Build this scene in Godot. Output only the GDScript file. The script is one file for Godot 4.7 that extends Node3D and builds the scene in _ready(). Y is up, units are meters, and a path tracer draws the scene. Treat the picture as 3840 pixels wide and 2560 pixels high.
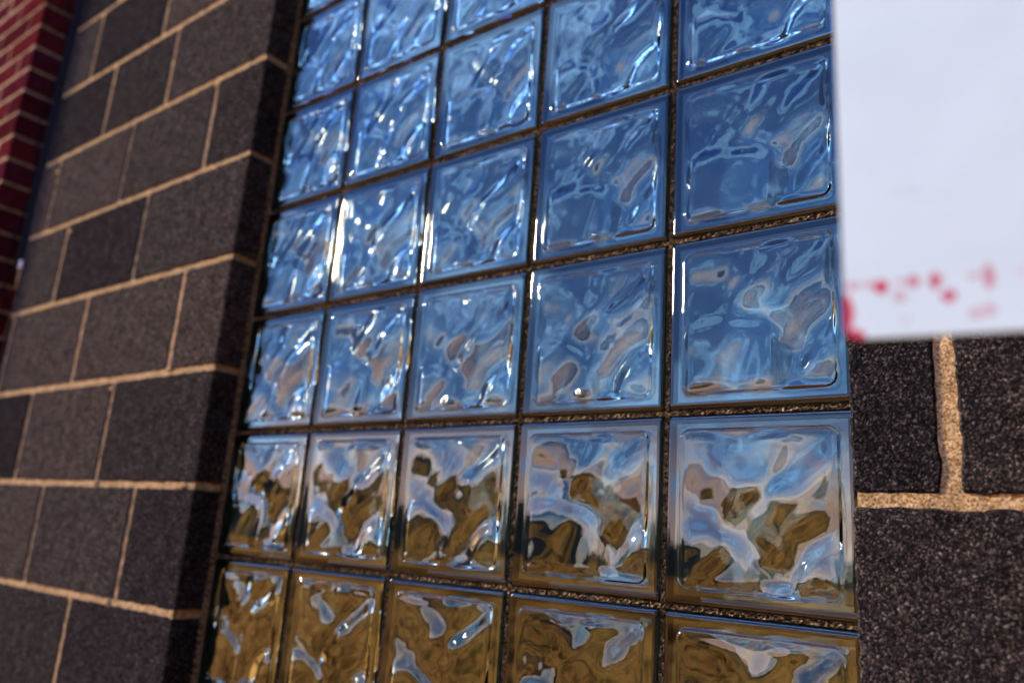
extends Node3D
# Glass block window in a dark concrete block wall, brick pier at the left, worn sign at the right.

const M := 0.2032                      # course of the masonry and of the glass blocks
const WALL_Z := 0.044                  # outer face of the concrete blocks; the glass faces stand at z = 0
const LEFT_X := -0.018                 # left jamb
const RIGHT_X := 1.0185                # right jamb
const COURSE_TOP := 0.313              # height of one bed joint of the concrete blocks
const HOLE := Vector2(-0.456, 0.425)   # a drilled hole in one block
const GROUND_Y := -2.125
const PIER_X := -1.068
const PIER_Z := 0.099
const WALL_END := -0.957            # the block wall stops short of the pier

var rng := RandomNumberGenerator.new()
var mats := {}
var cells: FastNoiseLite
var rough: FastNoiseLite

func _ready() -> void:
	rng.seed = 7
	set_camera()
	set_sky()
	set_sun()
	make_materials()
	build_setting()
	build_wall()
	build_pier()
	build_window()
	build_cables()
	build_sign()

# ---------------------------------------------------------------- camera and light

func set_camera() -> void:
	var cam := Camera3D.new()
	cam.name = "camera"
	cam.transform = Transform3D(Basis(Vector3(0.79741, 0.06995, -0.59937), Vector3(0.09540, 0.96615, 0.23968), Vector3(0.59585, -0.24831, 0.76374)).orthonormalized(), Vector3(1.21223, -0.56140, 0.79624))
	var look := CameraAttributesPhysical.new()
	look.frustum_focal_length = 28.11
	look.frustum_focus_distance = 0.78
	look.frustum_near = 0.02
	look.frustum_far = 900.0
	look.exposure_aperture = 3.0
	cam.fov = 46.25
	cam.near = 0.02
	cam.far = 900.0
	cam.attributes = look
	add_child(cam)
	cam.fov = 46.25
	cam.current = true

func sun_towards() -> Vector3:
	var across := deg_to_rad(72.0)
	var up := deg_to_rad(20.0)
	return Vector3(-sin(across) * cos(up), sin(up), cos(across) * cos(up))

func set_sun() -> void:
	var sun := DirectionalLight3D.new()
	sun.name = "sun"
	sun.light_energy = 1.15
	sun.light_color = Color(1.0, 0.90, 0.78)
	sun.light_angular_distance = 6.0
	sun.shadow_enabled = true
	add_child(sun)
	sun.look_at_from_position(sun_towards() * 10.0, Vector3.ZERO, Vector3.UP)

func set_sky() -> void:
	var w := 1024
	var h := 512
	var fine := FastNoiseLite.new()
	fine.seed = 21
	fine.noise_type = FastNoiseLite.TYPE_SIMPLEX_SMOOTH
	fine.frequency = 1.0
	fine.fractal_octaves = 5
	fine.domain_warp_enabled = true
	fine.domain_warp_amplitude = 0.35
	fine.domain_warp_frequency = 1.2
	var im := Image.create(w, h, false, Image.FORMAT_RGBF)
	var sun := sun_towards()
	var zenith := Vector3(0.005, 0.060, 0.42)
	var haze := Vector3(0.46, 0.78, 1.18)
	for y in h:
		var up := (0.5 - (y + 0.5) / h) * PI
		var s := sin(up)
		for x in w:
			var a := ((x + 0.5) / w - 0.5) * TAU
			var d := Vector3(sin(a) * cos(up), s, -cos(a) * cos(up))
			var e := maxf(s, 0.0)
			var c := haze.lerp(zenith, pow(e, 0.27))
			c = c.lerp(Vector3(1.55, 1.02, 0.80), 0.80 * (1.0 - smoothstep(0.03, 0.20, e)))
			var near := maxf(d.dot(sun), 0.0)
			c += Vector3(0.80, 0.94, 1.02) * (0.30 * pow(near, 2.5) + 0.85 * pow(near, 6.0) + 1.6 * pow(near, 30.0)) * (1.0 - 0.4 * e)
			if s > -0.02:
				var k := 1.0 / (e + 0.22)
				var n := fine.get_noise_3d(d.x * k * 1.0 + 3.0, d.z * k * 1.7, d.y * 0.9)
				var cloud := smoothstep(0.04, 0.34, n) * smoothstep(0.0, 0.10, e)
				c = c.lerp(Vector3(0.50, 0.88, 1.55) + Vector3(0.6, 0.4, 0.2) * pow(near, 5.0), cloud * 0.9)
			im.set_pixel(x, y, Color(c.x, c.y, c.z))
	var sky := Sky.new()
	var pan := PanoramaSkyMaterial.new()
	pan.panorama = ImageTexture.create_from_image(im)
	sky.sky_material = pan
	var env := Environment.new()
	env.background_mode = Environment.BG_SKY
	env.sky = sky
	env.background_energy_multiplier = 1.0
	env.tonemap_mode = Environment.TONE_MAPPER_LINEAR
	env.tonemap_exposure = 2.55
	env.sdfgi_enabled = true
	env.ssao_enabled = true
	env.ssil_enabled = true
	var we := WorldEnvironment.new()
	we.name = "world_environment"
	we.environment = env
	add_child(we)

# ---------------------------------------------------------------- materials

func noise(kind: int, freq: float, seed_: int, octaves := 1, ret := -1) -> FastNoiseLite:
	var n := FastNoiseLite.new()
	n.noise_type = kind
	n.frequency = freq
	n.seed = seed_
	n.fractal_octaves = octaves
	if octaves == 1:
		n.fractal_type = FastNoiseLite.FRACTAL_NONE
	if ret >= 0:
		n.cellular_return_type = ret
		n.cellular_jitter = 1.0
	return n

func bytes_of(n: FastNoiseLite, s: int, seamless := false) -> PackedByteArray:
	var im: Image = n.get_seamless_image(s, s, false, false, 0.1, true) if seamless else n.get_image(s, s, false, false, true)
	im.convert(Image.FORMAT_L8)
	return im.get_data()

func ramp(stops: Array) -> PackedColorArray:
	# stops: [position 0..255, linear colour]; returns 256 sRGB colours
	var out := PackedColorArray()
	for i in 256:
		var c: Color = stops[-1][1]
		for k in stops.size() - 1:
			if i <= stops[k + 1][0]:
				var t: float = clampf((i - stops[k][0]) / float(stops[k + 1][0] - stops[k][0]), 0.0, 1.0)
				c = (stops[k][1] as Color).lerp(stops[k + 1][1], t)
				break
		out.append(c)
	return out

func grain_maps(s: int, px_big: float, px_small: float, seed_: int, big: PackedColorArray, small: PackedColorArray, share: int) -> Array:
	# aggregate: big grains among small ones; returns [albedo, height] textures
	var cv := bytes_of(noise(FastNoiseLite.TYPE_CELLULAR, 1.0 / px_big, seed_, 1, FastNoiseLite.RETURN_CELL_VALUE), s)
	var cd := bytes_of(noise(FastNoiseLite.TYPE_CELLULAR, 1.0 / px_big, seed_, 1, FastNoiseLite.RETURN_DISTANCE2_SUB), s)
	var fv := bytes_of(noise(FastNoiseLite.TYPE_CELLULAR, 1.0 / px_small, seed_ + 5, 1, FastNoiseLite.RETURN_CELL_VALUE), s)
	var fd := bytes_of(noise(FastNoiseLite.TYPE_CELLULAR, 1.0 / px_small, seed_ + 5, 1, FastNoiseLite.RETURN_DISTANCE2_SUB), s)
	var lo := bytes_of(noise(FastNoiseLite.TYPE_SIMPLEX_SMOOTH, 0.012, seed_ + 9, 4), s, true)
	var col := PackedByteArray()
	col.resize(s * s * 3)
	var hei := PackedByteArray()
	hei.resize(s * s)
	for i in s * s:
		var c: Color
		var hgt: int
		var wear: float = 0.72 + lo[i] / 450.0
		if cv[i] > share and cd[i] > 70:
			c = big[cv[i]]
			hgt = mini(255, 120 + cd[i] / 2 + lo[i] / 10)
		else:
			c = small[fv[i]]
			hgt = fd[i] / 3 + fv[i] / 4 + lo[i] / 6
		c = Color(c.r * wear, c.g * wear, c.b * wear).linear_to_srgb()
		col[i * 3] = int(clampf(c.r, 0, 1) * 255)
		col[i * 3 + 1] = int(clampf(c.g, 0, 1) * 255)
		col[i * 3 + 2] = int(clampf(c.b, 0, 1) * 255)
		hei[i] = clampi(hgt, 0, 255)
	var a := Image.create_from_data(s, s, false, Image.FORMAT_RGB8, col)
	var b := Image.create_from_data(s, s, false, Image.FORMAT_L8, hei)
	return [ImageTexture.create_from_image(a), ImageTexture.create_from_image(b)]

func grainy(maps: Array, size: float, tint: Color, relief: float, shine := 0.9) -> StandardMaterial3D:
	var m := StandardMaterial3D.new()
	m.albedo_texture = maps[0]
	m.albedo_color = tint.linear_to_srgb()
	m.roughness = shine
	m.specular_mode = BaseMaterial3D.SPECULAR_DISABLED
	m.uv1_triplanar = true
	m.uv1_world_triplanar = true
	m.uv1_triplanar_sharpness = 6.0
	m.uv1_scale = Vector3.ONE / size
	# the relief of the grains, in centimetres, as a normal map (which both renderers draw on triplanar materials)
	if maps.size() < 3:
		var bump: Image = maps[1].get_image()
		bump.bump_map_to_normal_map(relief * 0.01 / (size / bump.get_width()))
		maps.append(ImageTexture.create_from_image(bump))
	m.normal_enabled = true
	m.normal_texture = maps[2]
	return m

func make_materials() -> void:
	var big := ramp([[0, Color(0.04, 0.038, 0.042)], [190, Color(0.07, 0.06, 0.062)], [235, Color(0.13, 0.11, 0.10)], [255, Color(0.31, 0.29, 0.295)]])
	var small := ramp([[0, Color(0.010, 0.010, 0.014)], [110, Color(0.028, 0.026, 0.030)], [190, Color(0.060, 0.052, 0.054)], [235, Color(0.14, 0.12, 0.115)], [255, Color(0.25, 0.23, 0.23)]])
	var cmu := grain_maps(1024, 7.5, 3.6, 3, big, small, 178)
	mats.cmu = []
	for t in [Color(0.74, 0.71, 0.63), Color(0.42, 0.42, 0.41), Color(0.90, 0.82, 0.71), Color(0.54, 0.52, 0.48), Color(0.36, 0.36, 0.36)]:
		mats.cmu.append(grainy(cmu, 0.46, t, 0.15))
	var sand_big := ramp([[0, Color(0.34, 0.22, 0.11)], [180, Color(0.60, 0.42, 0.25)], [255, Color(0.80, 0.64, 0.44)]])
	var sand := ramp([[0, Color(0.20, 0.11, 0.05)], [95, Color(0.46, 0.30, 0.155)], [170, Color(0.60, 0.445, 0.28)], [255, Color(0.76, 0.57, 0.37)]])
	var mortar := grain_maps(512, 7.0, 3.6, 11, sand_big, sand, 190)
	mats.mortar = grainy(mortar, 0.23, Color(0.70, 0.68, 0.60), 0.06)
	var dirty := ramp([[0, Color(0.012, 0.009, 0.006)], [100, Color(0.09, 0.062, 0.036)], [190, Color(0.26, 0.18, 0.10)], [255, Color(0.60, 0.44, 0.27)]])
	mats.old_mortar = grainy(grain_maps(512, 7.0, 4.5, 15, dirty, dirty, 215), 0.26, Color(0.54, 0.53, 0.50), 0.12)
	mats.pier_mortar = grainy(mortar, 0.23, Color(0.62, 0.62, 0.66), 0.05)
	var red := ramp([[0, Color(0.07, 0.008, 0.010)], [120, Color(0.15, 0.018, 0.024)], [255, Color(0.22, 0.040, 0.046)]])
	var fired := grain_maps(512, 8.0, 4.0, 17, red, red, 200)
	mats.brick = []
	for t in [Color(0.46, 0.47, 0.52), Color(0.33, 0.35, 0.42), Color(0.52, 0.52, 0.50), Color(0.41, 0.45, 0.62)]:
		var m := grainy(fired, 0.26, t, 0.03, 0.75)
		mats.brick.append(m)
	var dirt_big := ramp([[0, Color(0.58, 0.23, 0.045)], [255, Color(0.88, 0.46, 0.14)]])
	var dirt := ramp([[0, Color(0.52, 0.18, 0.03)], [140, Color(0.80, 0.325, 0.06)], [255, Color(0.88, 0.45, 0.12)]])
	mats.ground = grainy(grain_maps(512, 16.0, 6.0, 29, dirt_big, dirt, 200), 1.7, Color(1, 1, 1), 0.6)
	mats.ground.vertex_color_use_as_albedo = true
	var hill := StandardMaterial3D.new()
	hill.albedo_color = Color(0.034, 0.020, 0.012).linear_to_srgb()
	hill.roughness = 1.0
	mats.hill = hill
	var glass := StandardMaterial3D.new()
	glass.albedo_color = Color(0.86, 0.95, 0.91, 0.0)
	glass.roughness = 0.0
	glass.metallic_specular = 0.7
	glass.refraction_enabled = true
	glass.refraction_scale = 0.066
	glass.transparency = BaseMaterial3D.TRANSPARENCY_ALPHA
	mats.glass = glass
	var hollow := glass.duplicate()
	hollow.refraction_scale = 0.08
	hollow.albedo_color = Color(0.94, 0.98, 0.96, 0.0)
	mats.hollow = hollow
	var rear := hollow.duplicate()
	rear.refraction_scale = 0.055
	mats.rear = rear
	var coat := StandardMaterial3D.new()
	coat.albedo_color = Color(0.035, 0.060, 0.045).linear_to_srgb()
	coat.roughness = 0.6
	mats.edge_coating = coat
	var black := StandardMaterial3D.new()
	black.albedo_color = Color(0.012, 0.013, 0.018).linear_to_srgb()
	black.roughness = 0.8
	black.specular_mode = BaseMaterial3D.SPECULAR_DISABLED
	mats.black = black
	var dark := StandardMaterial3D.new()
	dark.albedo_color = Color(0.05, 0.045, 0.04).linear_to_srgb()
	dark.roughness = 1.0
	mats.dark = dark
	var steel := StandardMaterial3D.new()
	steel.albedo_color = Color(0.42, 0.43, 0.44).linear_to_srgb()
	steel.metallic = 0.8
	steel.roughness = 0.5
	mats.steel = steel
	var cap := StandardMaterial3D.new()
	cap.albedo_color = Color(0.85, 0.84, 0.82).linear_to_srgb()
	cap.roughness = 0.5
	mats.cap = cap

# ---------------------------------------------------------------- mesh helpers

func part(called: String, mesh: Mesh, m: Material, parent: Node = null) -> MeshInstance3D:
	var o := MeshInstance3D.new()
	o.name = called
	o.mesh = mesh
	if m: o.material_override = m
	(parent if parent else self).add_child(o, true)
	return o

func thing(called: String, label: String, category: String, at := Vector3.ZERO) -> Node3D:
	var o := Node3D.new()
	o.name = called
	o.position = at
	add_child(o, true)
	tag(o, label, category)
	return o

func tag(o: Node, label: String, category: String) -> void:
	o.set_meta("label", label)
	o.set_meta("category", category)

func quad(st: SurfaceTool, a: Vector3, b: Vector3, c: Vector3, d: Vector3) -> void:
	# a b c d counter-clockwise seen from outside; Godot wants clockwise
	for v in [a, c, b, a, d, c]:
		st.add_vertex(v)

func flat_mesh(st: SurfaceTool) -> ArrayMesh:
	st.generate_normals()
	return st.commit()

func begin(smooth := false) -> SurfaceTool:
	var st := SurfaceTool.new()
	st.begin(Mesh.PRIMITIVE_TRIANGLES)
	st.set_smooth_group(0 if smooth else -1)
	return st

func box(st: SurfaceTool, lo: Vector3, hi: Vector3) -> void:
	var p := []
	for i in 8:
		p.append(Vector3(hi.x if i & 1 else lo.x, hi.y if i & 2 else lo.y, hi.z if i & 4 else lo.z))
	quad(st, p[4], p[5], p[7], p[6])
	quad(st, p[1], p[0], p[2], p[3])
	quad(st, p[0], p[4], p[6], p[2])
	quad(st, p[5], p[1], p[3], p[7])
	quad(st, p[6], p[7], p[3], p[2])
	quad(st, p[0], p[1], p[5], p[4])

func tube(st: SurfaceTool, path: PackedVector3Array, r: float, sides := 10) -> void:
	var rings := []
	for i in path.size():
		var t := (path[mini(i + 1, path.size() - 1)] - path[maxi(i - 1, 0)]).normalized()
		var u := t.cross(Vector3(0.3, 0.1, 1.0)).normalized()
		var v := t.cross(u)
		var ring := PackedVector3Array()
		for k in sides:
			var a := TAU * k / sides
			ring.append(path[i] + (u * cos(a) + v * sin(a)) * r)
		rings.append(ring)
	for i in path.size() - 1:
		for k in sides:
			var n := (k + 1) % sides
			quad(st, rings[i][k], rings[i][n], rings[i + 1][n], rings[i + 1][k])
	for k in range(1, sides - 1):
		for v in [rings[0][0], rings[0][k], rings[0][k + 1]]:
			st.add_vertex(v)
		var e: PackedVector3Array = rings[-1]
		for v in [e[0], e[k + 1], e[k]]:
			st.add_vertex(v)

func block_mesh(w: float, h: float, deep: float, bevel: float, ragged: float, seed_: int, hole := Vector3.ZERO) -> ArrayMesh:
	# a masonry unit: an uneven outline, worn arrises, its front at z = 0
	var r := RandomNumberGenerator.new()
	r.seed = seed_
	var n := FastNoiseLite.new()
	n.seed = seed_
	n.frequency = 95.0
	n.fractal_octaves = 3
	var pts := PackedVector2Array()
	var nx := maxi(4, int(w / 0.009))
	var ny := maxi(3, int(h / 0.009))
	for i in nx:
		pts.append(Vector2(-w / 2 + w * i / nx, -h / 2))
	for i in ny:
		pts.append(Vector2(w / 2, -h / 2 + h * i / ny))
	for i in nx:
		pts.append(Vector2(w / 2 - w * i / nx, h / 2))
	for i in ny:
		pts.append(Vector2(-w / 2, h / 2 - h * i / ny))
	var st := begin()
	var count := pts.size()
	var rings := [PackedVector3Array(), PackedVector3Array(), PackedVector3Array()]
	for p in pts:
		var q := p + Vector2(n.get_noise_3d(p.x, p.y, 1.0), n.get_noise_3d(p.x, p.y, 9.0)) * ragged
		if absf(p.x) > w / 2 - 0.001 and absf(p.y) > h / 2 - 0.001:
			q *= Vector2(1.0 - 0.35 * bevel / w * 2.0, 1.0 - 0.35 * bevel / h * 2.0)
		var b := bevel * (1.0 + 0.8 * n.get_noise_3d(p.x, p.y, 20.0))
		var inset := Vector2(q.x - b * clampf(q.x / (w / 2) * 1.6, -1, 1) * (1.0 if absf(p.x) > w / 2 - 0.001 else 0.0), q.y - b * (signf(p.y) if absf(p.y) > h / 2 - 0.001 else 0.0))
		rings[0].append(Vector3(q.x, q.y, -deep))
		rings[1].append(Vector3(q.x, q.y, -b * 0.9))
		rings[2].append(Vector3(inset.x, inset.y, 0))
	for i in count:
		var k := (i + 1) % count
		for j in 2:
			quad(st, rings[j][i], rings[j][k], rings[j + 1][k], rings[j + 1][i])
		if hole.z > 0.0 and absf(hole.x) < w / 2 - 0.01 and absf(hole.y) < h / 2 - 0.01:
			# a drilled hole: the face runs up to its rim, then its wall runs in
			var c := Vector3(hole.x, hole.y, 0)
			var a: Vector3 = c + (rings[2][i] - c).normalized() * hole.z * Vector3(1.0, 1.5, 1.0)
			var b: Vector3 = c + (rings[2][k] - c).normalized() * hole.z * Vector3(1.0, 1.5, 1.0)
			quad(st, rings[2][i], rings[2][k], b, a)
			quad(st, a, b, b + Vector3(0, 0, -0.05), a + Vector3(0, 0, -0.05))
			for v in [c + Vector3(0, 0, -0.05), b + Vector3(0, 0, -0.05), a + Vector3(0, 0, -0.05)]:
				st.add_vertex(v)
			continue
		for v in [Vector3.ZERO, rings[2][k], rings[2][i]]:
			st.add_vertex(v)
		for v in [Vector3(0, 0, -deep), rings[0][i], rings[0][k]]:
			st.add_vertex(v)
	return flat_mesh(st)

func rough_sheet(lo: Vector2, hi: Vector2, step: float, z: float, amp: float, st: SurfaceTool, seed_: int) -> void:
	# an uneven vertical sheet facing +z
	var n := FastNoiseLite.new()
	n.seed = seed_
	n.frequency = 55.0
	n.fractal_octaves = 3
	var nx := maxi(1, int(round((hi.x - lo.x) / step)))
	var ny := maxi(1, int(round((hi.y - lo.y) / step)))
	var at := func(i: int, j: int) -> Vector3:
		var p := Vector2(lerpf(lo.x, hi.x, float(i) / nx), lerpf(lo.y, hi.y, float(j) / ny))
		return Vector3(p.x, p.y, z + amp * n.get_noise_2d(p.x, p.y))
	for i in nx:
		for j in ny:
			var mid: Vector3 = at.call(i, j)
			if Vector2(mid.x, mid.y).distance_to(HOLE) < 0.02:
				continue
			quad(st, at.call(i, j), at.call(i + 1, j), at.call(i + 1, j + 1), at.call(i, j + 1))

# ---------------------------------------------------------------- setting

func build_setting() -> void:
	var g := begin()
	# dry straw colour with much darker patches spread by noise
	var patch := noise(FastNoiseLite.TYPE_SIMPLEX_SMOOTH, 0.55, 43, 4)
	var rail := PackedFloat32Array()
	for i in 121:
		var t := i / 60.0 - 1.0
		rail.append(signf(t) * (14.0 * absf(t) + 420.0 * pow(absf(t), 7.0)))
	var spot := func(i: int, j: int) -> Array:
		var v := patch.get_noise_2d(rail[i], rail[j]) + 0.5 * patch.get_noise_2d(rail[i] * 0.2, rail[j] * 0.2 + 50.0)
		return [Vector3(rail[i], GROUND_Y, -rail[j]), Color(0.14, 0.11, 0.10).lerp(Color(1, 1, 1), smoothstep(-0.22, 0.02, v))]
	for i in 120:
		for j in 120:
			var q := [spot.call(i, j), spot.call(i + 1, j), spot.call(i + 1, j + 1), spot.call(i, j + 1)]
			for k in [0, 2, 1, 0, 3, 2]:
				g.set_color(q[k][1])
				g.add_vertex(q[k][0])
	var ground := part("ground", flat_mesh(g), mats.ground)
	ground.set_meta("kind", "structure")
	ground.set_meta("label", "dry straw coloured ground in front of the wall")
	var n := noise(FastNoiseLite.TYPE_SIMPLEX, 1.0, 41, 4)
	var hs := begin(true)
	var steps := 160
	for i in steps:
		var row := []
		for k in 2:
			var a := lerpf(-1.75, 1.75, float(i + k) / steps)
			var d := Vector3(sin(a), 0, cos(a))
			var top := 6.0 + 4.0 * n.get_noise_1d(a * 3.0) + 2.5 * n.get_noise_1d(a * 14.0)
			row.append([d * 110.0 + Vector3(0, GROUND_Y - 0.5, 0), d * 124.0 + Vector3(0, GROUND_Y + maxf(top, 1.0), 0), d * 150.0 + Vector3(0, GROUND_Y - 0.5, 0)])
		for j in 2:
			quad(hs, row[0][j], row[0][j + 1], row[1][j + 1], row[1][j])
	var hill := part("hills", flat_mesh(hs), mats.hill)
	hill.set_meta("kind", "structure")
	hill.set_meta("label", "low brown hills along the horizon opposite the window")
	# the dark room behind the glass
	var room := begin()
	var z0 := -0.2
	box(room, Vector3(-1.75, GROUND_Y - 0.2, -3.4), Vector3(2.8, 1.9, -3.2))
	box(room, Vector3(-1.75, GROUND_Y - 0.2, -3.2), Vector3(-1.55, 1.9, z0))
	box(room, Vector3(2.6, GROUND_Y - 0.2, -3.2), Vector3(2.8, 1.9, z0))
	box(room, Vector3(-1.75, 1.9, -3.4), Vector3(2.8, 2.1, z0))
	box(room, Vector3(-1.55, GROUND_Y - 0.2, -3.2), Vector3(2.6, GROUND_Y + 0.02, z0))
	var r := part("interior_room", flat_mesh(room), mats.dark)
	r.set_meta("kind", "structure")
	r.set_meta("label", "unlit room behind the glass block window")
	# an unseen wall, added to keep light off every face turned right
	var blocker := begin()
	box(blocker, Vector3(2.75, GROUND_Y - 0.2, 0.0), Vector3(3.0, 3.4, 6.5))
	var o := part("added_shade_wall", flat_mesh(blocker), mats.cmu[4])
	o.set_meta("kind", "structure")
	o.set_meta("label", "unseen dark wall added at the right to shade faces turned that way")

func build_wall() -> void:
	var wall := thing("concrete_block_wall", "charcoal concrete block wall with buff mortar joints around the glass window", "wall", Vector3(0.5, GROUND_Y, 0.0))
	var shift := -wall.position
	# joint positions measured course by course, left of the window; others repeat the bond
	var left := {-2: [-0.460, -0.806], -1: [-0.383, -0.664], 0: [-0.178, -0.507, -0.866], 1: [-0.374, -0.734], 2: [-0.173, -0.553, -0.93], 3: [-0.360, -0.728], 4: [-0.210, -0.575, -0.935], 5: [-0.368, -0.735]}
	var right := {3: [1.0975, 1.49, 1.89, 2.29], 4: [1.30, 1.70, 2.10, 2.50]}
	var mort := begin()
	var y_top := COURSE_TOP + 8 * M
	var back := -0.15
	var mz := WALL_Z - 0.0026
	rough_sheet(Vector2(WALL_END + 0.002, GROUND_Y - 0.1), Vector2(LEFT_X - 0.004, y_top), 0.006, mz, 0.0010, mort, 5)
	rough_sheet(Vector2(RIGHT_X + 0.004, GROUND_Y - 0.1), Vector2(2.75, y_top), 0.010, mz, 0.0008, mort, 6)
	box(mort, Vector3(WALL_END + 0.002, GROUND_Y - 0.1, back - 0.05), Vector3(HOLE.x - 0.05, y_top, mz - 0.004))
	box(mort, Vector3(HOLE.x - 0.05, GROUND_Y - 0.1, back - 0.05), Vector3(HOLE.x + 0.05, y_top, mz - 0.07))
	box(mort, Vector3(HOLE.x + 0.05, GROUND_Y - 0.1, back - 0.05), Vector3(LEFT_X - 0.0025, y_top, mz - 0.004))
	box(mort, Vector3(PIER_X - 0.1, GROUND_Y - 0.1, back - 0.05), Vector3(WALL_END + 0.002, y_top, -0.012))
	box(mort, Vector3(RIGHT_X + 0.0025, GROUND_Y - 0.1, back - 0.05), Vector3(2.8, y_top, mz - 0.004))
	box(mort, Vector3(LEFT_X - 0.004, 0.83, back - 0.05), Vector3(RIGHT_X + 0.004, y_top, mz - 0.06))
	box(mort, Vector3(LEFT_X - 0.004, GROUND_Y - 0.1, back - 0.05), Vector3(RIGHT_X + 0.004, -0.84, mz - 0.06))
	var mo := part("mortar", flat_mesh(mort), mats.mortar, wall)
	mo.position = shift
	var joint := 0.0120
	var tones := [0, 1, 2, 0, 3, 1, 2, 4, 0, 3]
	var id := 0
	for k in range(-8, 12):
		var y1 := COURSE_TOP - k * M - joint / 2
		var y0 := y1 - M + joint
		var spans := []
		var lj: Array = left[k] if left.has(k) else ([-0.19, -0.57, -0.93] if posmod(k, 2) == 0 else [-0.372, -0.738])
		var rj: Array = right[3] if posmod(k, 2) == 1 else right[4]
		var ym := (y0 + y1) / 2
		var through := ym > 0.84 or ym < -0.85
		var edges := [LEFT_X]
		edges.append_array(lj)
		edges.append(WALL_END)
		for i in edges.size() - 1:
			var wide := 0.018 if k == 2 and i == 0 else joint + rng.randf_range(-0.001, 0.003)
			var gap0: float = 0.0 if i == 0 and not through else wide / 2
			var gap1: float = -0.001 if i == edges.size() - 2 else joint / 2
			if k == 2 and i == 0:
				gap1 = 0.009
			spans.append([edges[i + 1] + gap1, edges[i] - gap0])
		var re := [RIGHT_X]
		re.append_array(rj)
		re.append(2.74)
		for i in re.size() - 1:
			var wr := 0.0165 if k == 3 and i == 0 else joint
			var wl := 0.0165 if k == 3 and i == 1 else joint
			spans.append([re[i] + (0.0 if i == 0 and not through else wl / 2), re[i + 1] - (0.0 if i == re.size() - 2 else wr / 2)])
		if through:
			var a := LEFT_X + joint / 2
			var step := (RIGHT_X - LEFT_X) / 3.0
			for i in 3:
				spans.append([LEFT_X + step * i + joint / 2, LEFT_X + step * (i + 1) - joint / 2])
		for s in spans:
			var w: float = s[1] - s[0]
			if w < 0.02:
				continue
			id += 1
			var y_low := y0 + rng.randf_range(-0.0008, 0.0008)
			var b := part("concrete_block", block_mesh(w, y1 - y_low, 0.19, 0.0020, 0.0030, 100 + id, Vector3(HOLE.x, HOLE.y, 0.0055) - Vector3((s[0] + s[1]) / 2, (y1 + y_low) / 2, 0.0)), mats.cmu[tones[rng.randi() % tones.size()]], wall)
			b.position = shift + Vector3((s[0] + s[1]) / 2, (y1 + y_low) / 2, WALL_Z + rng.randf_range(-0.0008, 0.0008))
	# dabs of mortar squeezed out over the block edges
	for d in [[-0.868, 0.275, 0.010], [-0.055, -0.5005, 0.010], [-0.165, -0.290, 0.009], [-0.365, -0.315, 0.008], [-0.235, -0.705, 0.011], [-0.72, 0.085, 0.008], [-0.18, 0.30, 0.007], [-0.36, -0.50, 0.009]]:
		var st := begin(true)
		var pr := 7
		for a in pr:
			for e in 3:
				var q := []
				for ij in [[a, e], [a + 1, e], [a + 1, e + 1], [a, e + 1]]:
					var an: float = TAU * (ij[0] % pr) / pr
					var el: float = PI / 2 * ij[1] / 3.0
					var wob: float = 1.0 + 0.35 * sin(an * 3.0 + d[0] * 90.0)
					q.append(Vector3(cos(an) * cos(el) * 1.4 * wob, sin(an) * cos(el) * 0.62 * wob, sin(el) * 0.30) * float(d[2]))
				quad(st, q[0], q[1], q[2], q[3])
		var o := part("mortar_dab", flat_mesh(st), mats.mortar, wall)
		o.position = shift + Vector3(d[0], d[1], WALL_Z - 0.0012)

func build_pier() -> void:
	var pier := thing("brick_pier", "dark red brick pier with pale mortar beside the concrete blocks", "pier", Vector3(PIER_X - 0.3, GROUND_Y, 0.0))
	var shift := -pier.position
	var course := 0.0677
	var joint := 0.0090
	var top := 0.8158 + 16 * course
	var m := begin()
	box(m, Vector3(PIER_X - 0.62, GROUND_Y - 0.1, -0.12), Vector3(PIER_X - 0.0035, top, PIER_Z - 0.0012))
	var mo := part("mortar", flat_mesh(m), mats.pier_mortar, pier)
	mo.position = shift
	var id := 0
	for c in 64:
		var y1 := top - c * course - joint / 2
		var y0 := y1 - course + joint
		if y1 < GROUND_Y:
			break
		var odd := c % 2 == 0
		var first := 0.085 if odd else 0.180
		var side := 0.186 if odd else 0.090
		var pieces := [[PIER_X - first, PIER_X, PIER_Z - side, PIER_Z]]
		if not odd:
			pieces.append([PIER_X - 0.09, PIER_X, -0.11, PIER_Z - side - joint])
		var x := PIER_X - first - joint
		while x > PIER_X - 0.60:
			pieces.append([maxf(x - 0.186, PIER_X - 0.62), x, PIER_Z - 0.09, PIER_Z])
			x -= 0.186 + joint
		for p in pieces:
			id += 1
			var w: float = p[1] - p[0]
			var b := part("brick", block_mesh(w, y1 - y0, p[3] - p[2], 0.0016, 0.0016, 900 + id), mats.brick[rng.randi() % 4], pier)
			b.position = shift + Vector3((p[0] + p[1]) / 2, (y0 + y1) / 2, p[3] + rng.randf_range(-0.001, 0.001))

# ---------------------------------------------------------------- glass

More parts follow.
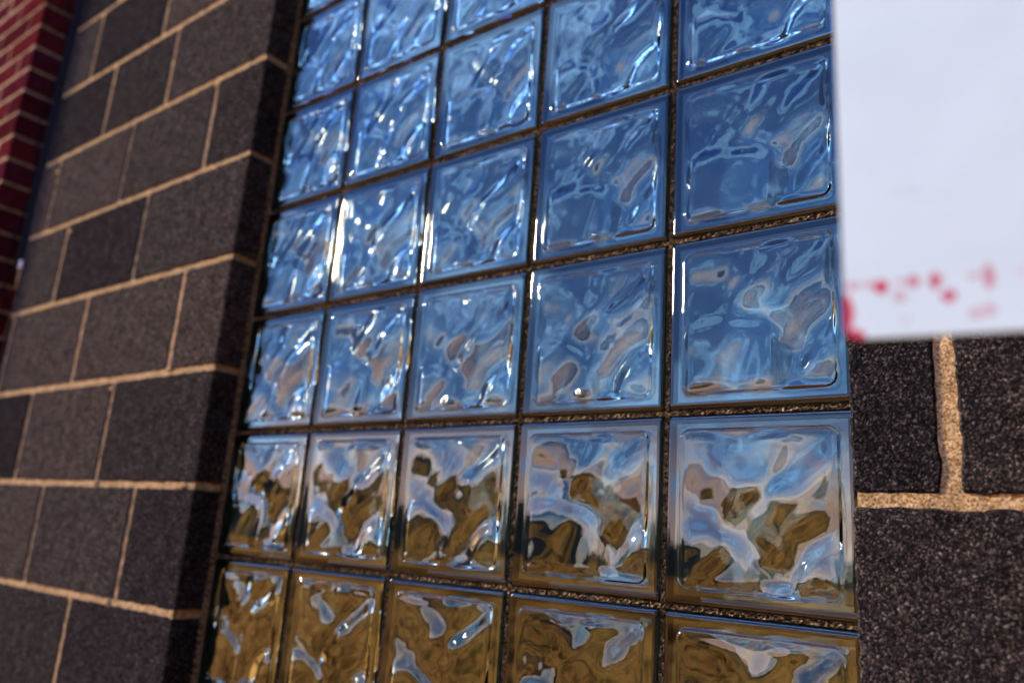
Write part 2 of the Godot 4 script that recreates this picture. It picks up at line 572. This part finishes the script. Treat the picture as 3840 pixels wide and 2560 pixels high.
const RIDGES := [
	[[1.10, 0.10], [0.80, 0.36], [0.58, 0.54], [0.49, 0.74], [0.45, 1.10], 0.056, 1.00],
	[[0.70, -0.10], [0.56, 0.20], [0.36, 0.44], [0.12, 0.64], [-0.1, 0.74], 0.056, 0.85],
	[[1.10, 0.52], [0.84, 0.66], [0.70, 0.82], [0.66, 1.10], 0.056, -0.90],
	[[-0.10, 0.30], [0.18, 0.36], [0.38, 0.52], [0.54, 0.64], [0.80, 0.96], [0.9, 1.1], 0.054, -0.75],
	[[0.00, 1.10], [0.14, 0.82], [0.32, 0.64], 0.056, 0.75],
	[[0.14, -0.10], [0.24, 0.14], [0.46, 0.30], [0.66, 0.34], 0.050, 0.55],
	[[1.10, 0.86], [0.92, 0.84], [0.82, 0.92], 0.050, 0.60],
	[[0.98, 0.10], [0.82, 0.22], [0.66, 0.38], 0.026, 0.20],
	[[0.92, 0.44], [0.76, 0.56], [0.60, 0.72], 0.026, 0.20],
	[[0.32, 0.64], [0.20, 0.80], [0.14, 0.98], 0.026, 0.20],
	[[0.56, 0.64], [0.56, 0.80], [0.61, 0.97], 0.026, -0.20],
	[[0.38, 0.06], [0.32, 0.22], [0.20, 0.36], 0.028, 0.20],
	[[0.06, 0.50], [0.24, 0.52], [0.40, 0.60], 0.026, -0.18],
	[[0.76, 0.04], [0.70, 0.18], [0.60, 0.30], 0.026, -0.20],
	[[0.94, 0.70], [0.84, 0.80], [0.76, 0.95], 0.026, 0.20],
]

func wave(u: float, v: float, soft: FastNoiseLite, ridged: float) -> float:
	# the moulded ripple of one pane, 0..1 across and down; about -1..1 high
	var wu := u + 0.045 * soft.get_noise_2d(u * 1.7, v * 1.7)
	var wv := v + 0.045 * soft.get_noise_2d(u * 1.7 + 31.0, v * 1.7)
	var p := Vector2(wu, wv)
	var sum := 0.0
	for r in RIDGES:
		var n: int = r.size() - 2
		var best := 9.0
		for i in n - 1:
			var a := Vector2(r[i][0], r[i][1])
			var b := Vector2(r[i + 1][0], r[i + 1][1])
			var t := clampf((p - a).dot(b - a) / (b - a).length_squared(), 0.0, 1.0)
			best = minf(best, p.distance_squared_to(a.lerp(b, t)))
		var s: float = r[n] * lerpf(2.0, 1.45, ridged)
		sum += float(r[n + 1]) * exp(-best / (2.0 * s * s))
	return sum * lerpf(0.45, 0.95, ridged) + lerpf(0.9, 0.28, ridged) * soft.get_noise_2d(u * 1.4 + 7.0, v * 1.4)

func square(p: Vector2, half: float, r: float) -> float:
	var q := p.abs() - Vector2(half - r, half - r)
	return Vector2(maxf(q.x, 0), maxf(q.y, 0)).length() + minf(maxf(q.x, q.y), 0.0) - r

func rails(half: float, fine_to: float, fine: float, coarse: float) -> PackedFloat32Array:
	var out := PackedFloat32Array()
	var x := -half
	while x < -half + fine_to - 1e-6:
		out.append(x)
		x += fine
	var n := int(round((2.0 * half - 2.0 * fine_to) / coarse))
	for i in n + 1:
		out.append(lerpf(-half + fine_to, half - fine_to, float(i) / n))
	var k := out.size() - 1
	for i in range(int(round(fine_to / fine)) - 1, -1, -1):
		out.append(-out[i])
	return out

func sheet(xs: PackedFloat32Array, height: Callable, snap: Callable, out: Dictionary, flip: bool) -> PackedInt32Array:
	# a grid z = height(p), smooth normals by differences; faces +z, or -z when flipped; returns the outline's indices
	var n := xs.size()
	var first: int = out.v.size()
	var e := 0.0004
	for j in n:
		for i in n:
			var p: Vector2 = snap.call(Vector2(xs[i], xs[j]))
			var z: float = height.call(p)
			var gx: float = (height.call(p + Vector2(e, 0)) - height.call(p - Vector2(e, 0))) / (2 * e)
			var gy: float = (height.call(p + Vector2(0, e)) - height.call(p - Vector2(0, e))) / (2 * e)
			out.v.append(Vector3(p.x, p.y, z))
			var nn := Vector3(-gx, -gy, 1).normalized()
			out.n.append(-nn if flip else nn)
	for j in n - 1:
		for i in n - 1:
			var a := first + j * n + i
			var b := a + 1
			var c := a + n + 1
			var d := a + n
			for t in ([a, b, c, a, c, d] if flip else [a, c, b, a, d, c]):
				out.i.append(t)
	var loop := PackedInt32Array()
	for i in n - 1: loop.append(first + i)
	for j in n - 1: loop.append(first + j * n + n - 1)
	for i in n - 1: loop.append(first + (n - 1) * n + n - 1 - i)
	for j in n - 1: loop.append(first + (n - 1 - j) * n)
	return loop

func sampled(half: float, step: float, f: Callable) -> Callable:
	# tabulates f on a grid and reads it back with cubic-like smoothing, so that building stays quick
	var n := int(ceil(2.0 * half / step)) + 3
	var tab := PackedFloat32Array()
	for j in n:
		for i in n:
			tab.append(f.call(Vector2(-half + (i - 1) * step, -half + (j - 1) * step)))
	return func(p: Vector2) -> float:
		var x := clampf((p.x + half) / step + 1.0, 1.0, n - 2.001)
		var y := clampf((p.y + half) / step + 1.0, 1.0, n - 2.001)
		var i := int(x)
		var j := int(y)
		var rows := PackedFloat32Array([0, 0, 0, 0])
		var fx := x - i
		var fy := y - j
		for k in 4:
			var at := clampi(j - 1 + k, 0, n - 1) * n
			rows[k] = cubic_interpolate(tab[at + i], tab[at + mini(i + 1, n - 1)], tab[at + i - 1], tab[at + mini(i + 2, n - 1)], fx)
		return cubic_interpolate(rows[1], rows[2], rows[0], rows[3], fy)

func glass_mesh(cast: int) -> ArrayMesh:
	var soft := noise(FastNoiseLite.TYPE_SIMPLEX_SMOOTH, 1.0, 77 + cast * 13, 1)
	var bend := Vector2(0.06 * sin(cast * 2.1), 0.06 * sin(cast * 3.7 + 0.5)) * minf(cast, 1)
	var half := 0.0985
	var lip := 0.0825
	var pattern: Callable = sampled(half, 0.0025, func(p: Vector2) -> float: return wave(0.5 + p.x / (2 * lip) + bend.x, 0.5 - p.y / (2 * lip) + bend.y, soft, 1.0))
	var swell: Callable = sampled(half, 0.0025, func(p: Vector2) -> float: return wave(0.5 - p.y / (2 * lip), 0.5 - p.x / (2 * lip), soft, 0.0))
	var out := {"v": PackedVector3Array(), "n": PackedVector3Array(), "i": PackedInt32Array()}
	var front := func(p: Vector2) -> float:
		var d: float = -square(p, half, 0.006)
		var s: float = -square(p, lip, 0.011)
		var z := -0.0005
		if d < 0.0058:
			var t: float = 1.0 - clampf(d, 0.0, 0.0058) / 0.0058
			z -= 0.0050 * (1.0 - sqrt(maxf(0.0, 1.0 - t * t * 0.97)))
		z += 0.0021 * smoothstep(-0.0010, 0.0022, s)
		z += (0.0009 * swell.call(-p) + 0.0012 * pattern.call(p)) * smoothstep(0.002, 0.016, s)
		return z
	var inner := func(p: Vector2) -> float:
		return -0.0105 + 0.0031 * pattern.call(p) * smoothstep(0.0, 0.016, -square(p, 0.086, 0.01))
	var far_ := func(p: Vector2) -> float:
		return -0.070 + 0.0012 * swell.call(p) * smoothstep(0.0, 0.016, -square(p, 0.086, 0.01))
	var snap := func(p: Vector2) -> Vector2:
		var c := half - 0.006
		var q := p.abs() - Vector2(c, c)
		if q.x > 0 and q.y > 0 and q.length() > 0.006:
			q = q.normalized() * 0.006
			return Vector2(signf(p.x) * (c + q.x), signf(p.y) * (c + q.y))
		return p
	var keep := func(p: Vector2) -> Vector2: return p
	var loop := sheet(rails(half, 0.021, 0.0007, 0.002), front, snap, out, false)
	var mesh := ArrayMesh.new()
	var outline := PackedVector3Array()
	for k in loop:
		outline.append(out.v[k])
	add_surface(mesh, out, mats.glass)
	# the edges carry the green coating that the mortar grips
	out = {"v": PackedVector3Array(), "n": PackedVector3Array(), "i": PackedInt32Array()}
	wall_band(out, outline, -0.080)
	add_surface(mesh, out, mats.edge_coating)
	out = {"v": PackedVector3Array(), "n": PackedVector3Array(), "i": PackedInt32Array()}
	back_face(out, outline, -0.080)
	add_surface(mesh, out, mats.rear)
	# the hollow: its faces look into the hollow
	out = {"v": PackedVector3Array(), "n": PackedVector3Array(), "i": PackedInt32Array()}
	var ch := 0.0895
	sheet(rails(ch, 0.02, 0.002, 0.002), inner, keep, out, true)
	add_surface(mesh, out, mats.hollow)
	out = {"v": PackedVector3Array(), "n": PackedVector3Array(), "i": PackedInt32Array()}
	sheet(rails(ch, 0.02, 0.004, 0.004), far_, keep, out, false)
	band_between(out, ch)
	add_surface(mesh, out, mats.rear)
	return mesh

func add_surface(mesh: ArrayMesh, out: Dictionary, m: Material) -> void:
	var arr := []
	arr.resize(Mesh.ARRAY_MAX)
	arr[Mesh.ARRAY_VERTEX] = out.v
	arr[Mesh.ARRAY_NORMAL] = out.n
	arr[Mesh.ARRAY_INDEX] = out.i
	mesh.add_surface_from_arrays(Mesh.PRIMITIVE_TRIANGLES, arr)
	mesh.surface_set_material(mesh.get_surface_count() - 1, m)

func wall_band(out: Dictionary, loop: PackedVector3Array, z_back: float) -> void:
	var n := loop.size()
	for k in n:
		var p: Vector3 = loop[k]
		var t: Vector3 = loop[(k + 1) % n] - loop[(k + n - 1) % n]
		var nn := Vector3(t.y, -t.x, 0).normalized()
		out.v.append(p)
		out.v.append(Vector3(p.x, p.y, z_back))
		out.n.append(nn)
		out.n.append(nn)
	for k in n:
		var a := 2 * k
		var b := 2 * ((k + 1) % n)
		# counter-clockwise outside: back a, back b, front b, front a
		for t in [a + 1, b, b + 1, a + 1, a, b]:
			out.i.append(t)

func back_face(out: Dictionary, loop: PackedVector3Array, z_back: float) -> void:
	var n := loop.size()
	out.v.append(Vector3(0, 0, z_back))
	out.n.append(Vector3(0, 0, -1))
	for p in loop:
		out.v.append(Vector3(p.x, p.y, z_back))
		out.n.append(Vector3(0, 0, -1))
	for k in n:
		for t in [0, 1 + k, 1 + (k + 1) % n]:
			out.i.append(t)

func band_between(out: Dictionary, half: float) -> void:
	# the hollow's four sides, looking inwards
	for s in 4:
		var nn: Vector3 = [Vector3(0, 1, 0), Vector3(-1, 0, 0), Vector3(0, -1, 0), Vector3(1, 0, 0)][s]
		var c0: Vector2 = [Vector2(-half, -half), Vector2(half, -half), Vector2(half, half), Vector2(-half, half)][s]
		var c1: Vector2 = [Vector2(half, -half), Vector2(half, half), Vector2(-half, half), Vector2(-half, -half)][s]
		var f: int = out.v.size()
		for p in [Vector3(c0.x, c0.y, -0.0105), Vector3(c1.x, c1.y, -0.0105), Vector3(c1.x, c1.y, -0.070), Vector3(c0.x, c0.y, -0.070)]:
			out.v.append(p)
			out.n.append(nn)
		for t in [f, f + 2, f + 1, f, f + 3, f + 2]:
			out.i.append(t)

func build_window() -> void:
	var win := thing("glass_block_window", "window of wavy glass blocks, five columns wide, set in the concrete blocks", "window", Vector3(2.5 * M, -4 * M, 0.0))
	var shift := -win.position
	var casts := [glass_mesh(0), glass_mesh(1), glass_mesh(2)]
	for r in range(-4, 4):
		for c in 5:
			var b := part("glass_block", casts[(c * 2 + r + 8 + (1 if rng.randf() < 0.35 else 0)) % 3], null, win)
			b.position = shift + Vector3((c + 0.5) * M, -(r + 0.5) * M, rng.randf_range(-0.0006, 0.0006))
			b.rotation = Vector3(rng.randf_range(-0.006, 0.006), rng.randf_range(-0.006, 0.006), rng.randf_range(-0.003, 0.003))
	# mortar between the blocks, raked back, with a crumbly face
	var n := noise(FastNoiseLite.TYPE_SIMPLEX, 260.0, 51, 3)
	var st := begin()
	var g := 0.0026
	for i in range(0, 6):
		var lo := i * M - g
		var hi := i * M + g
		if i == 0: lo = LEFT_X + 0.001
		if i == 5: hi = RIGHT_X - 0.001
		crumb(st, Vector3(lo, -4 * M, 0), Vector3(hi, 4 * M, 0), true, n)
	for k in range(-4, 5):
		for c in 5:
			crumb(st, Vector3(c * M + g, -k * M - g, 0), Vector3((c + 1) * M - g, -k * M + g, 0), false, n)
	var mo := part("mortar_grid", flat_mesh(st), mats.old_mortar, win)
	mo.position = shift

func crumb(st: SurfaceTool, lo: Vector3, hi: Vector3, upright: bool, n: FastNoiseLite) -> void:
	var long := hi.y - lo.y if upright else hi.x - lo.x
	var wide := hi.x - lo.x if upright else hi.y - lo.y
	var nl := int(long / 0.0028)
	var nw := maxi(3, int(wide / 0.002))
	var at := func(i: int, j: int) -> Vector3:
		var x := lerpf(lo.x, hi.x, float(j) / nw) if upright else lerpf(lo.x, hi.x, float(i) / nl)
		var y := lerpf(lo.y, hi.y, float(i) / nl) if upright else lerpf(lo.y, hi.y, float(j) / nw)
		return Vector3(x, y, -0.0052 + 0.0022 * n.get_noise_2d(x, y))
	for i in nl:
		for j in nw:
			if upright:
				quad(st, at.call(i, j), at.call(i, j + 1), at.call(i + 1, j + 1), at.call(i + 1, j))
			else:
				quad(st, at.call(i, j), at.call(i + 1, j), at.call(i + 1, j + 1), at.call(i, j + 1))
	box(st, Vector3(lo.x, lo.y, -0.079), Vector3(hi.x, hi.y, -0.0080))

# ---------------------------------------------------------------- small things

func build_cables() -> void:
	var spots := [[-1.020, 0.020, 0.020, 0.02], [-0.974, 0.030, 0.010, 0.085]]
	var names := ["thick black cable running down the corner against the brick pier", "thinner black cable running down the wall just right of the thick one"]
	for i in 2:
		var s: Array = spots[i]
		var path := PackedVector3Array()
		var y := 1.5
		while y > float(s[3]):
			path.append(Vector3(s[0] + 0.003 * sin(y * 7.0 + i), y, s[1]))
			y -= 0.03
		var st := begin(true)
		tube(st, path, s[2], 12)
		var o := part("black_cable", flat_mesh(st), mats.black)
		tag(o, names[i], "cable")
		o.set_meta("group", "black cables in the corner of the pier")
	var k := thing("cable_end", "small white cap on a thin cable end beside the brick pier", "cable cap", Vector3(-0.985, 0.045, 0.036))
	var cs := begin(true)
	tube(cs, PackedVector3Array([Vector3(0, 0.012, 0.0), Vector3(0, 0.010, 0), Vector3(0, -0.006, 0), Vector3(0, -0.008, 0)]), 0.0060, 14)
	part("cap", flat_mesh(cs), mats.cap, k)
	var ws := begin(true)
	tube(ws, PackedVector3Array([Vector3(0, -0.008, 0), Vector3(0.001, -0.03, 0), Vector3(-0.002, -0.06, -0.002)]), 0.004, 8)
	part("wire", flat_mesh(ws), mats.mortar, k)
	# a thin dark wire that hangs in bows against the pier's side
	var bow := PackedVector3Array()
	for i in 60:
		var t := i / 59.0
		bow.append(Vector3(PIER_X + 0.004 + 0.008 * absf(sin(t * PI * 3.0)), 1.05 - t * 1.15, 0.026 + 0.022 * sin(t * PI * 3.0) ** 2))
	var bs := begin(true)
	tube(bs, bow, 0.0022, 8)
	var bo := part("thin_wire", flat_mesh(bs), mats.black)
	tag(bo, "thin dark wire hanging in bows along the side of the brick pier", "wire")

func build_sign() -> void:
	var w := 0.305
	var h := 0.457
	var corner := Vector3(1.1255, -0.4690, 0.4620)
	var yaw := deg_to_rad(9.0)
	var right := Vector3(cos(yaw), 0, -sin(yaw))
	var middle := corner + right * (w / 2) + Vector3(0, h / 2, 0)
	var root := thing("parking_sign", "white metal sign with flaking red border marks, on a post before the wall", "sign", Vector3(middle.x, GROUND_Y, middle.z))
	root.rotation.y = yaw
	# print: worn white sheet, remnants of a red border
	var pw := 610
	var ph := 914
	var n := noise(FastNoiseLite.TYPE_SIMPLEX_SMOOTH, 0.008, 61, 4)
	var fine := noise(FastNoiseLite.TYPE_SIMPLEX_SMOOTH, 0.11, 62, 3)
	var im := Image.create(pw, ph, false, Image.FORMAT_RGB8)
	var dots := [[3.7, 22.5, 1.6, 1.6, 0.35], [10.0, 22.5, 1.5, 1.5, 0.35], [14.2, 21.1, 2.0, 2.2, 1.0], [26.0, 22.4, 1.9, 2.0, 0.6], [33.8, 21.9, 1.4, 2.6, 0.95], [38.3, 15.2, 2.0, 2.0, 0.9], [20.8, 16.5, 1.8, 1.8, 0.4], [22.6, 6.1, 1.7, 1.7, 0.12], [47.0, 7.2, 1.9, 1.9, 0.32], [51.6, 8.4, 2.0, 1.9, 0.36], [52.3, 22.0, 1.5, 4.0, 0.55], [67.0, 1.9, 1.9, 1.7, 0.8], [0.2, 11.0, 2.4, 6.0, 1.0], [3.0, 0.3, 3.4, 2.6, 1.0], [0.4, 1.5, 1.5, 3.0, 0.8], [25.0, 62.0, 5.0, 1.2, -0.10], [36.0, 58.0, 7.0, 0.9, -0.05]]
	for y in ph:
		for x in pw:
			var mx := x / 2.0
			var my := (ph - 1 - y) / 2.0
			var v := 1.0 + 0.05 * n.get_noise_2d(x, y)
			var c := Color(0.74 * v, 0.93 * v, 0.95 * v)
			var ink := 0.0
			var grey := 0.0
			if mx < 80.0 and my < 75.0:
				var wx := mx + 0.5 * fine.get_noise_2d(x * 2.0, y * 2.0)
				var wy := my + 0.5 * fine.get_noise_2d(x * 2.0 + 400.0, y * 2.0)
				for d in dots:
					var q := Vector2((wx - d[0]) / (d[2] * 1.3), (wy - d[1]) / (d[3] * 1.3)).length()
					var a := (1.0 - smoothstep(0.75, 1.25, q)) * smoothstep(-0.9, -0.25, fine.get_noise_2d(x * 0.7 + 90.0, y * 0.7))
					if d[4] > 0: ink = maxf(ink, minf(1.0, a * d[4] * 1.25))
					else: grey = maxf(grey, -a * d[4])
			if absf(my - 22.8) < 0.9 or absf(mx - 22.8) < 0.0:
				ink = maxf(ink, 0.62 * smoothstep(-0.15, 0.35, fine.get_noise_2d(x * 0.6, 3.0)))
			c = c.lerp(Color(0.62, 0.03, 0.09), ink).lerp(Color(0.2, 0.22, 0.25), grey)
			im.set_pixel(x, y, c.linear_to_srgb())
	var face := StandardMaterial3D.new()
	face.albedo_texture = ImageTexture.create_from_image(im)
	face.roughness = 0.55
	var ring := PackedVector2Array()
	var rad := 0.006
	for q in 4:
		var cc: Vector2 = [Vector2(w - rad, h - rad), Vector2(rad, h - rad), Vector2(rad, rad), Vector2(w - rad, rad)][q]
		for s in 6:
			var a := PI / 2 * q + PI / 2 * s / 5.0
			ring.append(cc + Vector2(cos(a), sin(a)) * rad)
	var st := begin()
	var base := middle.y - GROUND_Y - h / 2
	var put := func(p: Vector2, z: float) -> void:
		st.set_uv(Vector2(p.x / w, 1.0 - p.y / h))
		st.add_vertex(Vector3(p.x - w / 2, base + p.y, z))
	var m := ring.size()
	for i in range(1, m - 1):
		put.call(ring[0], 0.0); put.call(ring[i + 1], 0.0); put.call(ring[i], 0.0)
		put.call(ring[0], -0.002); put.call(ring[i], -0.002); put.call(ring[i + 1], -0.002)
	for i in m:
		var k := (i + 1) % m
		for t in [[i, -0.002], [k, 0.0], [k, -0.002], [i, -0.002], [i, 0.0], [k, 0.0]]:
			put.call(ring[t[0]], t[1])
	part("sign_panel", flat_mesh(st), face, root)
	var ps := begin()
	box(ps, Vector3(-0.022, -0.1, -0.008), Vector3(0.022, base + h + 0.03, -0.004))
	box(ps, Vector3(-0.022, -0.1, -0.034), Vector3(-0.018, base + h + 0.03, -0.008))
	box(ps, Vector3(0.018, -0.1, -0.034), Vector3(0.022, base + h + 0.03, -0.008))
	part("post", flat_mesh(ps), mats.steel, root)
	for y in [base + 0.05, base + h - 0.05]:
		var bs := begin(true)
		tube(bs, PackedVector3Array([Vector3(0, 0, -0.003), Vector3(0, 0, 0.004)]), 0.007, 6)
		var bolt := part("bolt", flat_mesh(bs), mats.steel, root)
		bolt.position = Vector3(0, y, 0)
